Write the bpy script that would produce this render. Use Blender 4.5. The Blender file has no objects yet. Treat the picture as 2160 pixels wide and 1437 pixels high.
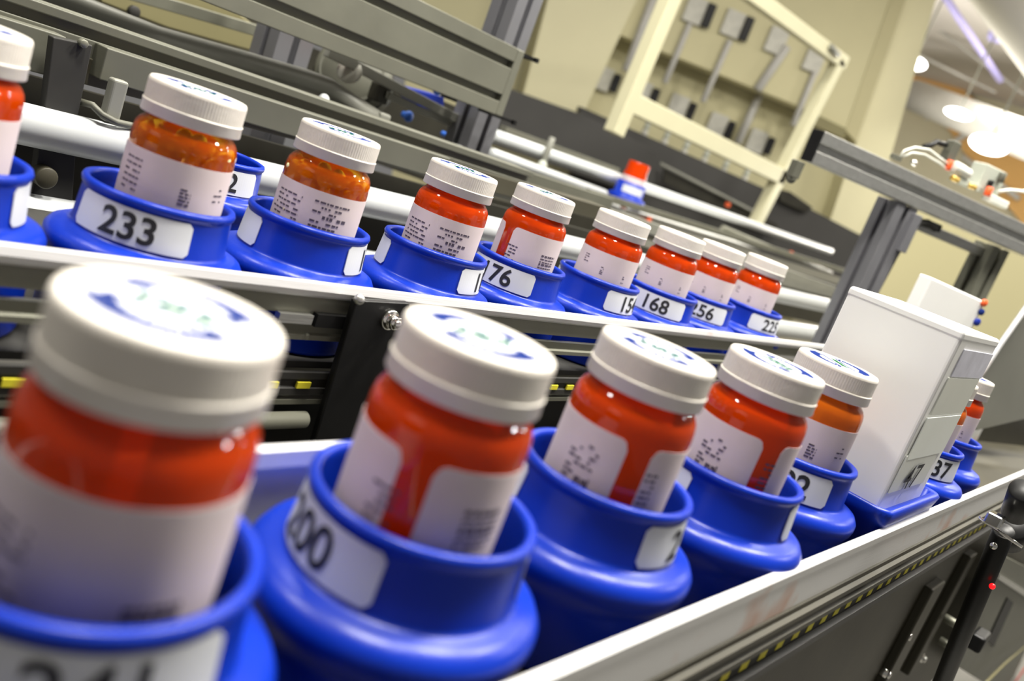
import bpy, bmesh, math, random
from mathutils import Vector, Matrix
random.seed(7)
C = bpy.context.scene.collection
PI = math.pi
rad = math.radians
CAMH = 1.2                       # camera height in metres; all lengths below are millimetres from the lens
# ------------------------------------------------------------------ camera frame
FPX = 1892.04
yaw, pitch, roll = rad(53.809), rad(12.557), rad(-20.837)
F = Vector((math.sin(yaw)*math.cos(pitch), math.cos(yaw)*math.cos(pitch), -math.sin(pitch)))
R0 = Vector((math.cos(yaw), -math.sin(yaw), 0)); U0 = R0.cross(F)
R = R0*math.cos(roll) - U0*math.sin(roll)
U = R0*math.sin(roll) + U0*math.cos(roll)
def ray(x, y): return F + R*((x-1080)/FPX) - U*((y-718.5)/FPX)
def onp(x, y, pl):
    r = ray(x, y); P, n = pl
    return r*(P.dot(n)/r.dot(n))
def YP(Y): return (Vector((0, Y, 0)), Vector((0, 1, 0)))
def at(x, y, Y): return onp(x, y, YP(Y))
def far(x, y, d): return ray(x, y)*d
def AP(px, d, az):               # upright plane through a pixel at depth d, running along azimuth az
    a = rad(az); n = Vector((math.cos(a), -math.sin(a), 0))
    return (ray(*px)*d, n if n.dot(F) > 0 else -n)
def W(v): return Vector((v[0]*.001, v[1]*.001, v[2]*.001 + CAMH))

cam = bpy.data.objects.new('camera', bpy.data.cameras.new('camera')); C.objects.link(cam)
m = Matrix((( R.x, U.x, -F.x, 0), (R.y, U.y, -F.y, 0), (R.z, U.z, -F.z, CAMH), (0, 0, 0, 1)))
cam.matrix_world = m
cam.data.sensor_width = 36; cam.data.lens = FPX/2160*36
cam.data.clip_start = .01; cam.data.clip_end = 60
cam.data.dof.use_dof = True; cam.data.dof.focus_distance = .62; cam.data.dof.aperture_fstop = 7.0
bpy.context.scene.camera = cam

# ------------------------------------------------------------------ materials
MT = {}
def mat(name, col, rough=.5, metal=0, noise=0, nscale=40, bump=0, bscale=80, spec=.5, coat=0, emit=None, es=1, stretch=None, trans=0):
    m = bpy.data.materials.new(name); m.use_nodes = True; nt = m.node_tree; b = nt.nodes['Principled BSDF']
    b.inputs['Base Color'].default_value = (*col, 1); b.inputs['Roughness'].default_value = rough
    b.inputs['Metallic'].default_value = metal; b.inputs['Specular IOR Level'].default_value = spec
    b.inputs['Coat Weight'].default_value = coat; b.inputs['Coat Roughness'].default_value = .1
    if emit: b.inputs['Emission Color'].default_value = (*emit, 1); b.inputs['Emission Strength'].default_value = es
    if noise or bump:
        tc = nt.nodes.new('ShaderNodeTexCoord'); mp = nt.nodes.new('ShaderNodeMapping')
        nt.links.new(tc.outputs['Object'], mp.inputs['Vector'])
        if stretch: mp.inputs['Scale'].default_value = stretch
    if noise:
        n = nt.nodes.new('ShaderNodeTexNoise'); n.inputs['Scale'].default_value = nscale; n.inputs['Detail'].default_value = 5
        nt.links.new(mp.outputs[0], n.inputs['Vector'])
        r = nt.nodes.new('ShaderNodeValToRGB'); r.color_ramp.elements[0].position = .3; r.color_ramp.elements[1].position = .7
        r.color_ramp.elements[0].color = (*[c*(1-noise) for c in col], 1); r.color_ramp.elements[1].color = (*[min(1, c*(1+noise)) for c in col], 1)
        nt.links.new(n.outputs['Fac'], r.inputs[0]); nt.links.new(r.outputs[0], b.inputs['Base Color'])
    if bump:
        n = nt.nodes.new('ShaderNodeTexNoise'); n.inputs['Scale'].default_value = bscale
        nt.links.new(mp.outputs[0], n.inputs['Vector'])
        bp = nt.nodes.new('ShaderNodeBump'); bp.inputs['Strength'].default_value = bump; bp.inputs['Distance'].default_value = .001
        nt.links.new(n.outputs['Fac'], bp.inputs['Height']); nt.links.new(bp.outputs[0], b.inputs['Normal'])
    MT[name] = m; return m
mat('cap_white', (.76, .715, .645), .38, bump=.15, bscale=300, noise=.02, nscale=60)
mat('blue_plastic', (.002, .027, .37), .33, noise=.06, nscale=25, bump=.08, bscale=500, spec=.32)
mat('paper', (.70, .60, .60), .75, noise=.03, nscale=50)
mat('tag_paper', (.66, .68, .71), .6, noise=.03, nscale=30)
mat('ink', (.012, .012, .014), .6, noise=.1)
mat('ink_soft', (.09, .07, .10), .8, noise=.2)
mat('ink_blue', (.018, .035, .17), .9, noise=.1, spec=0)
mat('ink_green', (.015, .11, .03), .9, noise=.1, spec=0)
mat('seal', (.80, .81, .83), .8, noise=.02, spec=.1)
mat('white_tube', (.55, .57, .57), .3, noise=.04, nscale=8, bump=.05)
mat('white_box', (.93, .93, .90), .5, noise=.03, nscale=8)
mat('sticker_clear', (.74, .76, .70), .35, noise=.04, nscale=20)
mat('sticker_pale', (.86, .89, .83), .45, noise=.03, nscale=20)
mat('sticker_lilac', (.70, .70, .80), .5, noise=.12, nscale=60)
mat('alu', (.56, .56, .53), .36, .85, noise=.08, nscale=30, bump=.1, bscale=200, stretch=(.15, 6, 6))
mat('alu_grey', (.21, .21, .165), .45, .45, noise=.08, nscale=15, bump=.1, bscale=150)
mat('alu_lilac', (.26, .26, .28), .42, .6, noise=.08, nscale=15)
mat('grey_paint', (.115, .115, .088), .5, .1, noise=.10, nscale=12, bump=.1)
mat('grey_light', (.24, .24, .205), .45, .1, noise=.08, nscale=12)
mat('olive_panel', (.20, .18, .085), .6, noise=.06, nscale=6, bump=.1)
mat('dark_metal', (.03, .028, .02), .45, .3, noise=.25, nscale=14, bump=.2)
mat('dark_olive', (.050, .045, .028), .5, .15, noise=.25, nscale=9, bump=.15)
mat('black_plastic', (.008, .008, .008), .4, spec=.3, noise=.2, bump=.1)
mat('black_rubber', (.018, .017, .014), .7, noise=.2)
mat('charcoal', (.045, .043, .040), .6, noise=.08, nscale=6)
mat('yellow_mark', (.70, .62, .03), .6, noise=.15)
mat('chrome', (.75, .74, .70), .14, 1, noise=.05)
mat('beige', (.54, .50, .30), .6, noise=.03, nscale=3, bump=.05)
mat('beige_light', (.64, .60, .39), .55, noise=.03, nscale=3)
mat('beige_dark', (.46, .42, .24), .6, noise=.03, nscale=3)
mat('frame_cream', (.66, .63, .42), .5, noise=.03, nscale=6)
mat('switch_white', (.50, .49, .43), .5, noise=.1, nscale=40)
mat('conduit', (.44, .43, .40), .5, noise=.05)
mat('orange_red', (.85, .12, .03), .4, noise=.05)
mat('brass', (.62, .42, .10), .35, .6, noise=.1)
mat('valve_grey', (.45, .47, .40), .5, noise=.05)
mat('tubing', (.72, .73, .66), .25, noise=.05)
mat('wall_cream', (.62, .58, .42), .8, noise=.03, nscale=1)
mat('wall_tan', (.75, .44, .15), .8, noise=.08, nscale=1)
mat('ceiling_grey', (.70, .66, .62), .9, noise=.05, nscale=2)
mat('duct', (.60, .585, .54), .6, noise=.05, nscale=3)
mat('pipe_purple', (.36, .33, .62), .5, noise=.05)
mat('floor_grey', (.16, .155, .14), .5, noise=.1, nscale=3)
mat('blue_paint', (.01, .03, .30), .4, noise=.05)
mat('blue_button', (.04, .14, .55), .3, noise=.05)
mat('pill', (1, .90, .50), .5, noise=.08)
mat('red_wire', (.5, .02, .02), .5, noise=.05)
mat('lamp', (1, 1, 1), .5, emit=(1, .99, .95), es=5, noise=.01)
mat('led', (.9, .01, .01), .4, emit=(1, .004, .006), es=3, noise=.01)
# aluminium rail with brushed streaks and a few rusty-pink stains that belong to the metal
def rail_mat():
    m = mat('rail_alu', (.86, .86, .86), .38, .35, bump=.12, bscale=200, stretch=(.2, 8, 8)); nt = m.node_tree; b = nt.nodes['Principled BSDF']
    tc = nt.nodes.new('ShaderNodeTexCoord'); n = nt.nodes.new('ShaderNodeTexNoise'); n.inputs['Scale'].default_value = 16; n.inputs['Detail'].default_value = 4
    nt.links.new(tc.outputs['Object'], n.inputs['Vector'])
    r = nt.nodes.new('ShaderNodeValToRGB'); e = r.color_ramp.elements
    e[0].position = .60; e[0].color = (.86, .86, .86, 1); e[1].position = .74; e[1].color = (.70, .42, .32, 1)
    nt.links.new(n.outputs['Fac'], r.inputs[0]); nt.links.new(r.outputs[0], b.inputs['Base Color'])
rail_mat()
def amber(name, tint, diff, tfac):
    m = bpy.data.materials.new(name); m.use_nodes = True; nt = m.node_tree; nt.nodes.clear()
    o = nt.nodes.new('ShaderNodeOutputMaterial'); t = nt.nodes.new('ShaderNodeBsdfTransparent'); t.inputs[0].default_value = (*tint, 1)
    d = nt.nodes.new('ShaderNodeBsdfDiffuse'); l = nt.nodes.new('ShaderNodeBsdfTranslucent'); a = nt.nodes.new('ShaderNodeMixShader'); a.inputs[0].default_value = .5
    n = nt.nodes.new('ShaderNodeTexNoise'); n.inputs['Scale'].default_value = 30
    r = nt.nodes.new('ShaderNodeValToRGB'); r.color_ramp.elements[0].color = (*[c*.93 for c in diff], 1); r.color_ramp.elements[1].color = (*diff, 1)
    nt.links.new(n.outputs['Fac'], r.inputs[0]); nt.links.new(r.outputs[0], d.inputs[0]); nt.links.new(r.outputs[0], l.inputs[0])
    nt.links.new(d.outputs[0], a.inputs[1]); nt.links.new(l.outputs[0], a.inputs[2])
    x = nt.nodes.new('ShaderNodeMixShader'); x.inputs[0].default_value = tfac
    nt.links.new(a.outputs[0], x.inputs[1]); nt.links.new(t.outputs[0], x.inputs[2])
    g = nt.nodes.new('ShaderNodeBsdfGlossy'); g.inputs['Roughness'].default_value = .06
    f = nt.nodes.new('ShaderNodeFresnel'); f.inputs[0].default_value = 1.5
    y = nt.nodes.new('ShaderNodeMixShader'); nt.links.new(f.outputs[0], y.inputs[0]); nt.links.new(x.outputs[0], y.inputs[1]); nt.links.new(g.outputs[0], y.inputs[2])
    nt.links.new(y.outputs[0], o.inputs[0]); MT[name] = m
amber('amber_plastic', (1, .30, .01), (1.0, .085, .001), .16)
amber('amber_clear', (1, .86, .24), (1.0, .12, .001), .55)
amber('amber_light', (1, .8, .2), (1.0, .20, .008), .12)

# ------------------------------------------------------------------ mesh collecting
class MB:
    def __init__(s): s.v = []; s.f = []; s.sm = []
    def add(s, vs, fs, smooth=False):
        o = len(s.v); s.v += [Vector(v) for v in vs]
        for f in fs: s.f.append([o+i for i in f]); s.sm.append(smooth)
        return s
    def box(s, a, b):
        x0, y0, z0 = a; x1, y1, z1 = b
        vs = [(x, y, z) for x in (x0, x1) for y in (y0, y1) for z in (z0, z1)]
        return s.add(vs, [(0, 1, 3, 2), (4, 6, 7, 5), (0, 4, 5, 1), (2, 3, 7, 6), (0, 2, 6, 4), (1, 5, 7, 3)])
    def obox(s, c, ax, ay, az):      # centre and half-axis vectors
        vs = [c+ax*i+ay*j+az*k for i in (-1, 1) for j in (-1, 1) for k in (-1, 1)]
        return s.add(vs, [(0, 1, 3, 2), (4, 6, 7, 5), (0, 4, 5, 1), (2, 3, 7, 6), (0, 2, 6, 4), (1, 5, 7, 3)])
    def lathe(s, prof, c=(0, 0, 0), n=48, axis=None):
        c = Vector(c); M = axis.to_track_quat('Z', 'Y').to_matrix() if axis else Matrix.Identity(3)
        vs = []; fs = []; k = len(prof)
        for i in range(n):
            a = 2*PI*i/n
            for r, z in prof: vs.append(c + M @ Vector((r*math.cos(a), r*math.sin(a), z)))
        for i in range(n):
            j = (i+1) % n
            for q in range(k-1):
                fs.append((i*k+q, j*k+q, j*k+q+1, i*k+q+1))
        return s.add(vs, fs, True)
    def rod(s, p, q, r, n=20, r2=None):
        p = Vector(p); q = Vector(q); d = q-p; L = d.length; r2 = r if r2 is None else r2
        b = min(r, r2)*.12
        return s.lathe([(.001, 0), (r-b, 0), (r, b), (r2, L-b), (r2-b, L), (.001, L)], p, n, d.normalized())
    def tube(s, pts, r, n=12):
        pts = [Vector(p) for p in pts]; vs = []; fs = []; up = Vector((.13, .21, .97))
        for i, p in enumerate(pts):
            d = (pts[min(i+1, len(pts)-1)] - pts[max(i-1, 0)]).normalized()
            a = d.cross(up).normalized(); b = a.cross(d)
            for k in range(n): vs.append(p + a*(r*math.cos(2*PI*k/n)) + b*(r*math.sin(2*PI*k/n)))
        for i in range(len(pts)-1):
            for k in range(n): fs.append((i*n+k, i*n+(k+1) % n, (i+1)*n+(k+1) % n, (i+1)*n+k))
        fs.append(tuple(range(n))[::-1]); fs.append(tuple((len(pts)-1)*n+k for k in range(n)))
        return s.add(vs, fs, True)
    def sweep(s, prof, p, q, side, up, smooth=False):   # closed outline [(side, up)] swept from p to q
        p = Vector(p); q = Vector(q); side = Vector(side); up = Vector(up); k = len(prof)
        vs = [p+side*a+up*b for a, b in prof] + [q+side*a+up*b for a, b in prof]
        fs = [(i, (i+1) % k, (i+1) % k+k, i+k) for i in range(k)] + [tuple(range(k))[::-1], tuple(range(k, 2*k))]
        return s.add(vs, fs, smooth)
    def slab(s, pts, back):          # flat polygon with thickness vector
        k = len(pts); pts = [Vector(p) for p in pts]; vs = pts + [p+back for p in pts]
        fs = [tuple(range(k)), tuple(range(k, 2*k))[::-1]] + [(i, (i+1) % k, (i+1) % k+k, i+k) for i in range(k)]
        return s.add(vs, fs)
    def ball(s, c, r, ax=(1, 1, 1), n=16, rot=None):
        c = Vector(c); pr = [(max(.0001, math.sin(PI*i/n*1.0)), -math.cos(PI*i/n)) for i in range(n+1)]
        t = MB().lathe(pr, n=n*2); M = rot or Matrix.Identity(3)
        return s.add([c + M @ Vector((v.x*ax[0]*r, v.y*ax[1]*r, v.z*ax[2]*r)) for v in t.v], t.f, True)
    def build(s, name, m, parent=None, base=None, bevel=0, local=False, flat=False):
        """vertices in lens millimetres (or local millimetres); base = origin of the object"""
        me = bpy.data.meshes.new(name)
        if local: vs = [v*.001 for v in s.v]
        else:
            if parent is not None: o = Vector(parent['_b'])
            else: o = base if base is not None else sum(s.v, Vector())/len(s.v)
            vs = [(v-o)*.001 for v in s.v]
        me.from_pydata(vs, [], s.f); me.polygons.foreach_set('use_smooth', s.sm if not flat else [False]*len(s.f))
        bm = bmesh.new(); bm.from_mesh(me); bmesh.ops.recalc_face_normals(bm, faces=bm.faces); bm.to_mesh(me); bm.free()
        me.materials.append(MT[m]); ob = bpy.data.objects.new(name, me); C.objects.link(ob)
        if parent is not None: ob.parent = parent
        elif not local: ob.location = W(o)
        if bevel:
            bv = ob.modifiers.new('bevel', 'BEVEL'); bv.width = bevel*.001; bv.segments = 3; bv.limit_method = 'ANGLE'; bv.angle_limit = rad(40)
        ob['_b'] = tuple(o) if not local else (0, 0, 0)
        return ob
def tag(o, label, cat, group=None, kind=None):
    if label: o['label'] = label
    if cat: o['category'] = cat
    if group: o['group'] = group
    if kind: o['kind'] = kind
    return o
def thing(name, label, cat, base, group=None, rz=0):
    o = bpy.data.objects.new(name, None); C.objects.link(o); o.empty_display_size = .02
    o.location = W(base); o.rotation_euler = (0, 0, rz); o['_b'] = tuple(base)
    return tag(o, label, cat, group)
def share(ob, parent):               # a further copy of a part under another thing
    c = ob.copy(); C.objects.link(c); c.parent = parent; return c

X = Vector((1, 0, 0)); Y_ = Vector((0, 1, 0)); Z = Vector((0, 0, 1))

# ------------------------------------------------------------------ wrapped flat shapes
def wrap_rect(mb, r, a0, a1, z0, z1, th=.25, corner=0, fn=None):
    """rounded rectangle round a cylinder about z; angle 0 faces local -Y, positive to the right"""
    n = max(2, int(abs(a1-a0)/3)); cols = []
    for i in range(n+1):
        a = a0+(a1-a0)*i/n; d = min(i, n-i)/n*abs(rad(a1-a0))*r; cut = 0
        if corner and d < corner: cut = corner - math.sqrt(max(0, corner**2-(corner-d)**2))
        cols.append((rad(a), z0+cut, z1-cut))
    vs = []; fs = []
    for a, b, t in cols:
        for rr in (r, r+th):
            vs.append((rr*math.sin(a), -rr*math.cos(a), b)); vs.append((rr*math.sin(a), -rr*math.cos(a), t))
    for i in range(n):
        o = i*4; p = o+4
        fs += [(o+2, p+2, p+3, o+3), (o, o+1, p+1, p), (o+1, o+3, p+3, p+1), (o, p, p+2, o+2)]
    fs += [(0, 2, 3, 1), (n*4, n*4+1, n*4+3, n*4+2)]
    mb.add(vs, fs)
def text_mesh(txt, size, off=.35):
    cu = bpy.data.curves.new('t', 'FONT'); cu.body = txt; cu.size = size; cu.align_x = 'CENTER'; cu.align_y = 'CENTER'; cu.offset = off; cu.resolution_u = 4
    ob = bpy.data.objects.new('t', cu); C.objects.link(ob)
    dg = bpy.context.evaluated_depsgraph_get(); me = bpy.data.meshes.new_from_object(ob.evaluated_get(dg))
    bpy.data.objects.remove(ob); bpy.data.curves.remove(cu)
    bm = bmesh.new(); bm.from_mesh(me); bpy.data.meshes.remove(me)
    xs = [v.co.x for v in bm.verts]; x = min(xs)+1.5
    while x < max(xs):
        bmesh.ops.bisect_plane(bm, geom=bm.verts[:]+bm.edges[:]+bm.faces[:], plane_co=(x, 0, 0), plane_no=(1, 0, 0)); x += 1.5
    ys = [v.co.y for v in bm.verts]; yc = (min(ys)+max(ys))/2; xc = (min(xs)+max(xs))/2
    bm.verts.ensure_lookup_table()
    r = ([(v.co.x-xc, v.co.y-yc) for v in bm.verts], [tuple(v.index for v in f.verts) for f in bm.faces]); bm.free()
    return r
def wrap_text(txt, size, r, z, a0=0, off=.35, sx=1.0):
    vs, fs = text_mesh(txt, size, off); mb = MB()
    mb.add([(r*math.sin(x*sx/r+rad(a0)), -r*math.cos(x*sx/r+rad(a0)), z+y) for x, y in vs], fs); return mb

# ------------------------------------------------------------------ the numbered holders
PROTO = {}
def holder_mesh(name):
    prof = [(.01, -62), (31.5, -62), (32.6, -60), (34.4, -6), (33.6, -2.4), (34.0, -.8), (35.4, 0), (37.0, -.6), (37.6, -2.2), (37.2, -3.8), (36.2, -4.6),
            (36.4, -6), (37.6, -22.6), (38.2, -24.0), (39.6, -24.8), (43, -25.4), (46.6, -27), (48.6, -30), (48.8, -33), (48.2, -36), (46.8, -38.5), (45.4, -41),
            (45, -44), (45, -71), (43.8, -73), (.01, -73)]
    return MB().lathe(prof, n=80)
def holder(label, base, phi=None, txt=None, group='blue numbered bottle holders', second=True, tsx=1.0, ta=0):
    """base = centre at the rim; phi = angle of the number tag seen from the lens"""
    v = Vector((base[0], base[1])).normalized(); s = Vector((v.y, -v.x)); p = rad(phi or 0)
    d = -v*math.cos(p) + s*math.sin(p); th = math.atan2(d.x, -d.y)
    t = thing('bottle_holder', label, 'holder', base, group, th)
    if 'cup' not in PROTO: PROTO['cup'] = holder_mesh('cup').build('cup', 'blue_plastic', t, local=True)
    else: share(PROTO['cup'], t)
    if phi is not None:
        def tag_at(a):
            mb = MB(); wrap_rect(mb, 36.45, a-46, a+46, -22.6, -5.4, .5, 2.2)
            for vv in mb.v:          # follow the slight flare of the ring
                k = 1 + (-5.4-vv.z)*.0023; vv.x *= k; vv.y *= k
            return mb.build('number_tag', 'tag_paper', t, local=True)
        k = tag_at(0)
        if txt:
            mb = wrap_text(txt, 18.4, 37.25, -13.9, ta, .34, tsx)
            for vv in mb.v: q = 1 + (-5.4-vv.z)*.0023; vv.x *= q; vv.y *= q
            dg = mb.build('printed_number', 'ink', t, local=True); dg.parent = k
        if second: tag_at(180)
    return t

# ------------------------------------------------------------------ bottles
def cap_mb():
    mb = MB(); n = 96; mb.lathe([(.01, -.4), (19.6, -.4), (20.4, -.1), (22.2, 0), (23.3, -.3), (23.9, -1.2), (24.05, -2.4)], n=n)
    prof = [-2.4, -11.2]; vs = []; fs = []; nn = n*2      # knurled upper skirt
    for i in range(nn):
        a = 2*PI*i/nn; r = 24.05 + (.06 if i % 2 else -.05)
        for z in prof: vs.append((r*math.cos(a), r*math.sin(a), z))
    for i in range(nn): j = (i+1) % nn; fs.append((i*2, j*2, j*2+1, i*2+1))
    mb.add(vs, fs)
    mb.lathe([(24.0, -11.2), (24.55, -11.5), (24.6, -12.0), (24.35, -12.4), (24.6, -16.8), (24.3, -17.35), (22.6, -17.4), (22.4, -15), (21, -15)], n=n)
    return mb
def body_mb():
    return MB().lathe([(21.2, -15.5), (21.2, -18.6), (22.0, -19.6), (23.6, -21.2), (24.9, -23.4), (25.6, -26.5), (25.8, -30), (25.8, -104), (24.6, -107), (20, -108), (.01, -107)], n=72)
def seal_parts(cap):
    b = MB().lathe([(.01, -.25), (19.2, -.25), (19.3, -.4)], n=64).build('seal_disc', 'seal', cap, local=True)
    g = MB()                                                 # ring of unreadable lettering
    def seg(mb, r0, r1, a0, a1):
        n = 3; vs = []
        for i in range(n+1):
            a = rad(a0+(a1-a0)*i/n); vs += [(r0*math.cos(a), r0*math.sin(a), -.12), (r1*math.cos(a), r1*math.sin(a), -.12)]
        mb.add(vs, [(i*2, i*2+2, i*2+3, i*2+1) for i in range(n)])
    rnd = random.Random(3)
    for c0 in (90, 270):
        a = c0-62
        while a < c0+62:
            w = rnd.choice((7, 9, 11)); seg(g, 11.8, 18.2, a, a+w*.84); a += w
    for k, y in enumerate((-5.4, 4.0)):
        x = -13
        while x < 12:
            w = rnd.uniform(2, 5); g.add([(x, y, -.12), (x+w, y, -.12), (x+w, y+2.4, -.12), (x, y+2.4, -.12)], [(0, 1, 2, 3)]); x += w+1
    g.build('blue_print', 'ink_blue', cap, local=True)
    g = MB(); x = -10
    for w in (5, 7, 4):
        g.add([(x, -2, -.12), (x+w, -2, -.12), (x+w+1, 2.6, -.12), (x+1, 2.6, -.12)], [(0, 1, 2, 3)]); x += w+1.2
    g.build('green_print', 'ink_green', cap, local=True)
def print_mb(kind, gap):
    """rows of small unreadable print round the label, angles measured from the gap"""
    rnd = random.Random(hash(kind) % 97 + 5 if False else len(kind)*7); mb = MB(); r = 26.12
    def words(a0, a1, z, h, dens=.75):
        a = a0
        while a < a1:
            w = rnd.uniform(2.5, 8)
            if rnd.random() < dens: wrap_rect(mb, r, a, min(a+w, a1), z, z+h*1.25, .06)
            a += w+rnd.uniform(1, 2)
    if kind == 'lines':                                  # lines of small text
        for i in range(7): words(-70+i % 2*6, -22, -42-i*2.7, .8)
        for i in range(6): words(-6, 42-(i % 3)*6, -41-i*2.9, .9 if i not in (3,) else 1.5)
    elif kind == 'corner':
        for i in range(6): words(-62, -38, -40-i*3, .7)
        for i in range(5): words(8, 20, -47-i*1.8, .7, .9)
        for i in range(3): words(48, 62, -44-i*3, .7)
    elif kind == 'blocks':                               # block of print low on the label and columns
        for i in range(5): words(14, 42, -58-i*2.0, 1.1, .95)
        for i in range(6): words(-60, -32, -46-i*3, .8, .6)
    elif kind == 'gap_right':                            # seen beside the clear gap
        for i in range(6): words(30, 62, -46-i*2.2, 1.2 if i % 3 == 0 else .7, .95)
        for i in range(5): words(-34, -14, -46-i*2.6, .8, .7)
    elif kind == 'gap_left':
        for i in range(9): words(-40, -12, -42-i*2.1, .8, .5)
        for i in range(5): words(-26, -12, -56-i*1.7, 1.2, .95)
        for i in range(8): words(32, 44, -44-i*2.4, .8, .9)
    elif kind == 'few':
        for i in range(4): words(-50, -38, -40-i*2, .6, .7)
        for i in range(5): words(-8, -2, -46-i*1.4, .6, .9)
        for i in range(4): words(40, 46, -48-i*1.8, .6, .9)
    return mb
BP = {}
def bottle(label, base, kind='lines', gap=None, lab_top=-33, body='amber_plastic', pills=None, turn=0, seal=True, tilt=(0, 0)):
    v = Vector((base[0], base[1])).normalized(); th = math.atan2(-v.x, v.y)
    t = thing('pill_bottle', label, 'bottle', base, 'amber prescription bottles', th)
    t.rotation_euler = (rad(tilt[0]), rad(tilt[1]), th)
    if 'cap' not in BP: BP['cap'] = c = cap_mb().build('cap', 'cap_white', t, local=True)
    else: c = share(BP['cap'], t)
    if turn: c.rotation_euler = (0, 0, rad(turn))
    if seal: seal_parts(c)
    key = 'b_'+body
    if key not in BP: BP[key] = body_mb().build('body', body, t, local=True)
    else: share(BP[key], t)
    mb = MB(); z0 = -88
    if gap is None: wrap_rect(mb, 25.9, -172, 172, z0, lab_top, .15, 3)
    else: wrap_rect(mb, 25.9, gap+11, gap+349, z0, lab_top, .15, 4)
    lb = mb.build('paper_label', 'paper', t, local=True)
    mb = print_mb(kind, gap); pr = mb.build('lettering', 'ink_soft', t, local=True); pr.parent = lb
    if pills:
        pm = MB(); rnd = random.Random(pills[0]); top = pills[2]
        z = top
        while z > top-36:
            n = 13 if pills[1] < 4 else 11
            for i in range(n):
                a = 2*PI*(i+.5*(int((top-z)/6) % 2))/n + rnd.uniform(-.12, .12); rr = 20.9+rnd.uniform(-.5, .4)
                q = Matrix.Rotation(rnd.uniform(0, PI), 3, 'Z') @ Matrix.Rotation(rnd.uniform(0, PI), 3, 'X')
                pm.ball((rr*math.cos(a), rr*math.sin(a), z+rnd.uniform(-1.4, 1.4)), pills[1], (1, 1, .72), 8, q)
            z -= 6.2
        for i in range(26):
            a = rnd.uniform(0, 2*PI); rr = 15*math.sqrt(rnd.random())
            pm.ball((rr*math.cos(a), rr*math.sin(a), top-1+rnd.uniform(-1.5, 1.5)), pills[1], (1, 1, .72), 8)
        po = pm.build('pills', 'pill', None, local=True); po.location = W(base); po.rotation_euler = t.rotation_euler
        tag(po, pills[3], 'pills', None, 'stuff')
    return t

RZF, RZB = -114.3, -91.7             # rims, front and back line
front = [ # x, y of bottle, holder offset, tag angle, number, bottle spec
 ('F1', 105.5, 163.0, (-2, 1), 8, '241', 'blue holder 241 in the blurred foreground, lower left corner of the picture'),
 ('F2', 205.0, 160.9, (2.9, .8), -52, '200', 'blue holder of the second front bottle, number ending in 0 turned to the left'),
 ('F3', 316.3, 162.0, (1.5, 1), 83, '218', 'blue holder of the third front bottle, only the digit 2 of its tag showing'),
 ('F4', 423.5, 155.2, (1.3, .6), -68, '121', 'blue holder of the fourth front bottle, blank tag end at left, white sliver at right'),
 ('F5', 534.0, 162.1, (-2.1, 1), -1, '192', 'blue holder with tag ending 92, just left of the tall white box'),
 ('F6', 786.0, 156.0, (0, 0), 32, '137', 'small blue holder with tag ending 37, right of the tall white box'),
 ('F7', 885.9, 162.1, (-1, -.4), None, None, 'farthest blue holder of the front line, with no tag showing'),
]
for n, x, y, o, phi, txt, lab in front:
    holder(lab, (x+o[0], y+o[1], RZF), phi, txt, second=(n not in ('F1', 'F6')), ta=7 if n in ('F5', 'F6') else 0)
ZF, ZB = -59.7, -37.1
bottle('huge blurred amber bottle with white cap in the foreground at the left edge', (105.5, 163.0, ZF), 'blocks', None, -34, turn=160)
bottle('amber bottle, second of the front line, red gap down the left half of its label', (205.0, 160.9, ZF), 'gap_right', -9, -33, turn=200)
bottle('amber bottle, third of the front line, clear gap right of its label middle', (316.3, 162.0, ZF), 'gap_left', 19, -33, turn=170)
bottle('amber bottle, fourth of the front line, narrow red gap at the right of its label', (423.5, 155.2, ZF), 'gap_left', 33, -33, turn=140)
bottle('amber bottle with a plain pink label standing in holder 92, left of the white box', (534.0, 162.1, ZF), 'corner', None, -33, 'amber_light', turn=120)
bottle('amber bottle half hidden behind the tall white box, in holder 37', (786.0, 156.0, ZF), 'few', None, -33, 'amber_light', turn=90)
bottle('farthest amber bottle of the front line, right of the white box', (885.9, 162.1, ZF), 'few', None, -33, turn=60)

back = [
 ('L', 147.4, 423.9, (-1.5, 1.1), 101, None, 'blue holder cut off by the left edge of the picture, back line'),
 ('233', 251.3, 419.4, (-4.6, .5), -17, '233', 'blue holder with tag 233 on the back line'),
 ('720', 350.7, 427.4, (-1.2, 1.8), 91, '147', 'blue holder right of holder 233, tag ends at both its sides'),
 ('980', 456.6, 422.4, (-1.4, .2), 82, '113', 'blue holder left of holder 76, with only a 1 showing at its right side'),
 ('1155', 562.2, 430.5, (.1, .8), -21, '176', 'blue holder with tag ending 76 on the back line'),
 ('1315', 671.0, 423.7, (-1.6, 1), 64, '154', 'blue holder between holders 76 and 168, tag at its right starting with 15'),
 ('1440', 780.4, 424.9, (.6, -.9), 2, '168', 'blue holder with tag 168 on the back line'),
 ('1530', 882.8, 428.6, (-.7, 1.6), 9, '256', 'blue holder with tag 256 on the back line'),
 ('1618', 993.7, 424.8, (1.3, -2.4), 53, '225', 'last blue holder of the back line, tag starting with 22'),
]
for n, x, y, o, phi, txt, lab in back:
    holder(lab, (x+o[0], y+o[1], RZB), phi, txt)
bottle('amber bottle cut off by the left edge of the picture on the back line', (147.4, 423.9, ZB), 'few', None, -34, turn=30)
bottle('amber bottle full of round pills standing in holder 233', (251.3, 419.4, ZB), 'corner', None, -34, 'amber_clear', (3, 4.7, -28.5, 'pale round pills inside the amber bottle in holder 233'), turn=25)
bottle('amber bottle of round pills with printed label, next right of the holder 233 bottle', (350.7, 427.4, ZB), 'lines', None, -34.5, 'amber_clear', (5, 5.0, -28.5, 'pale round pills inside the bottle right of holder 233'), turn=35)
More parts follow.
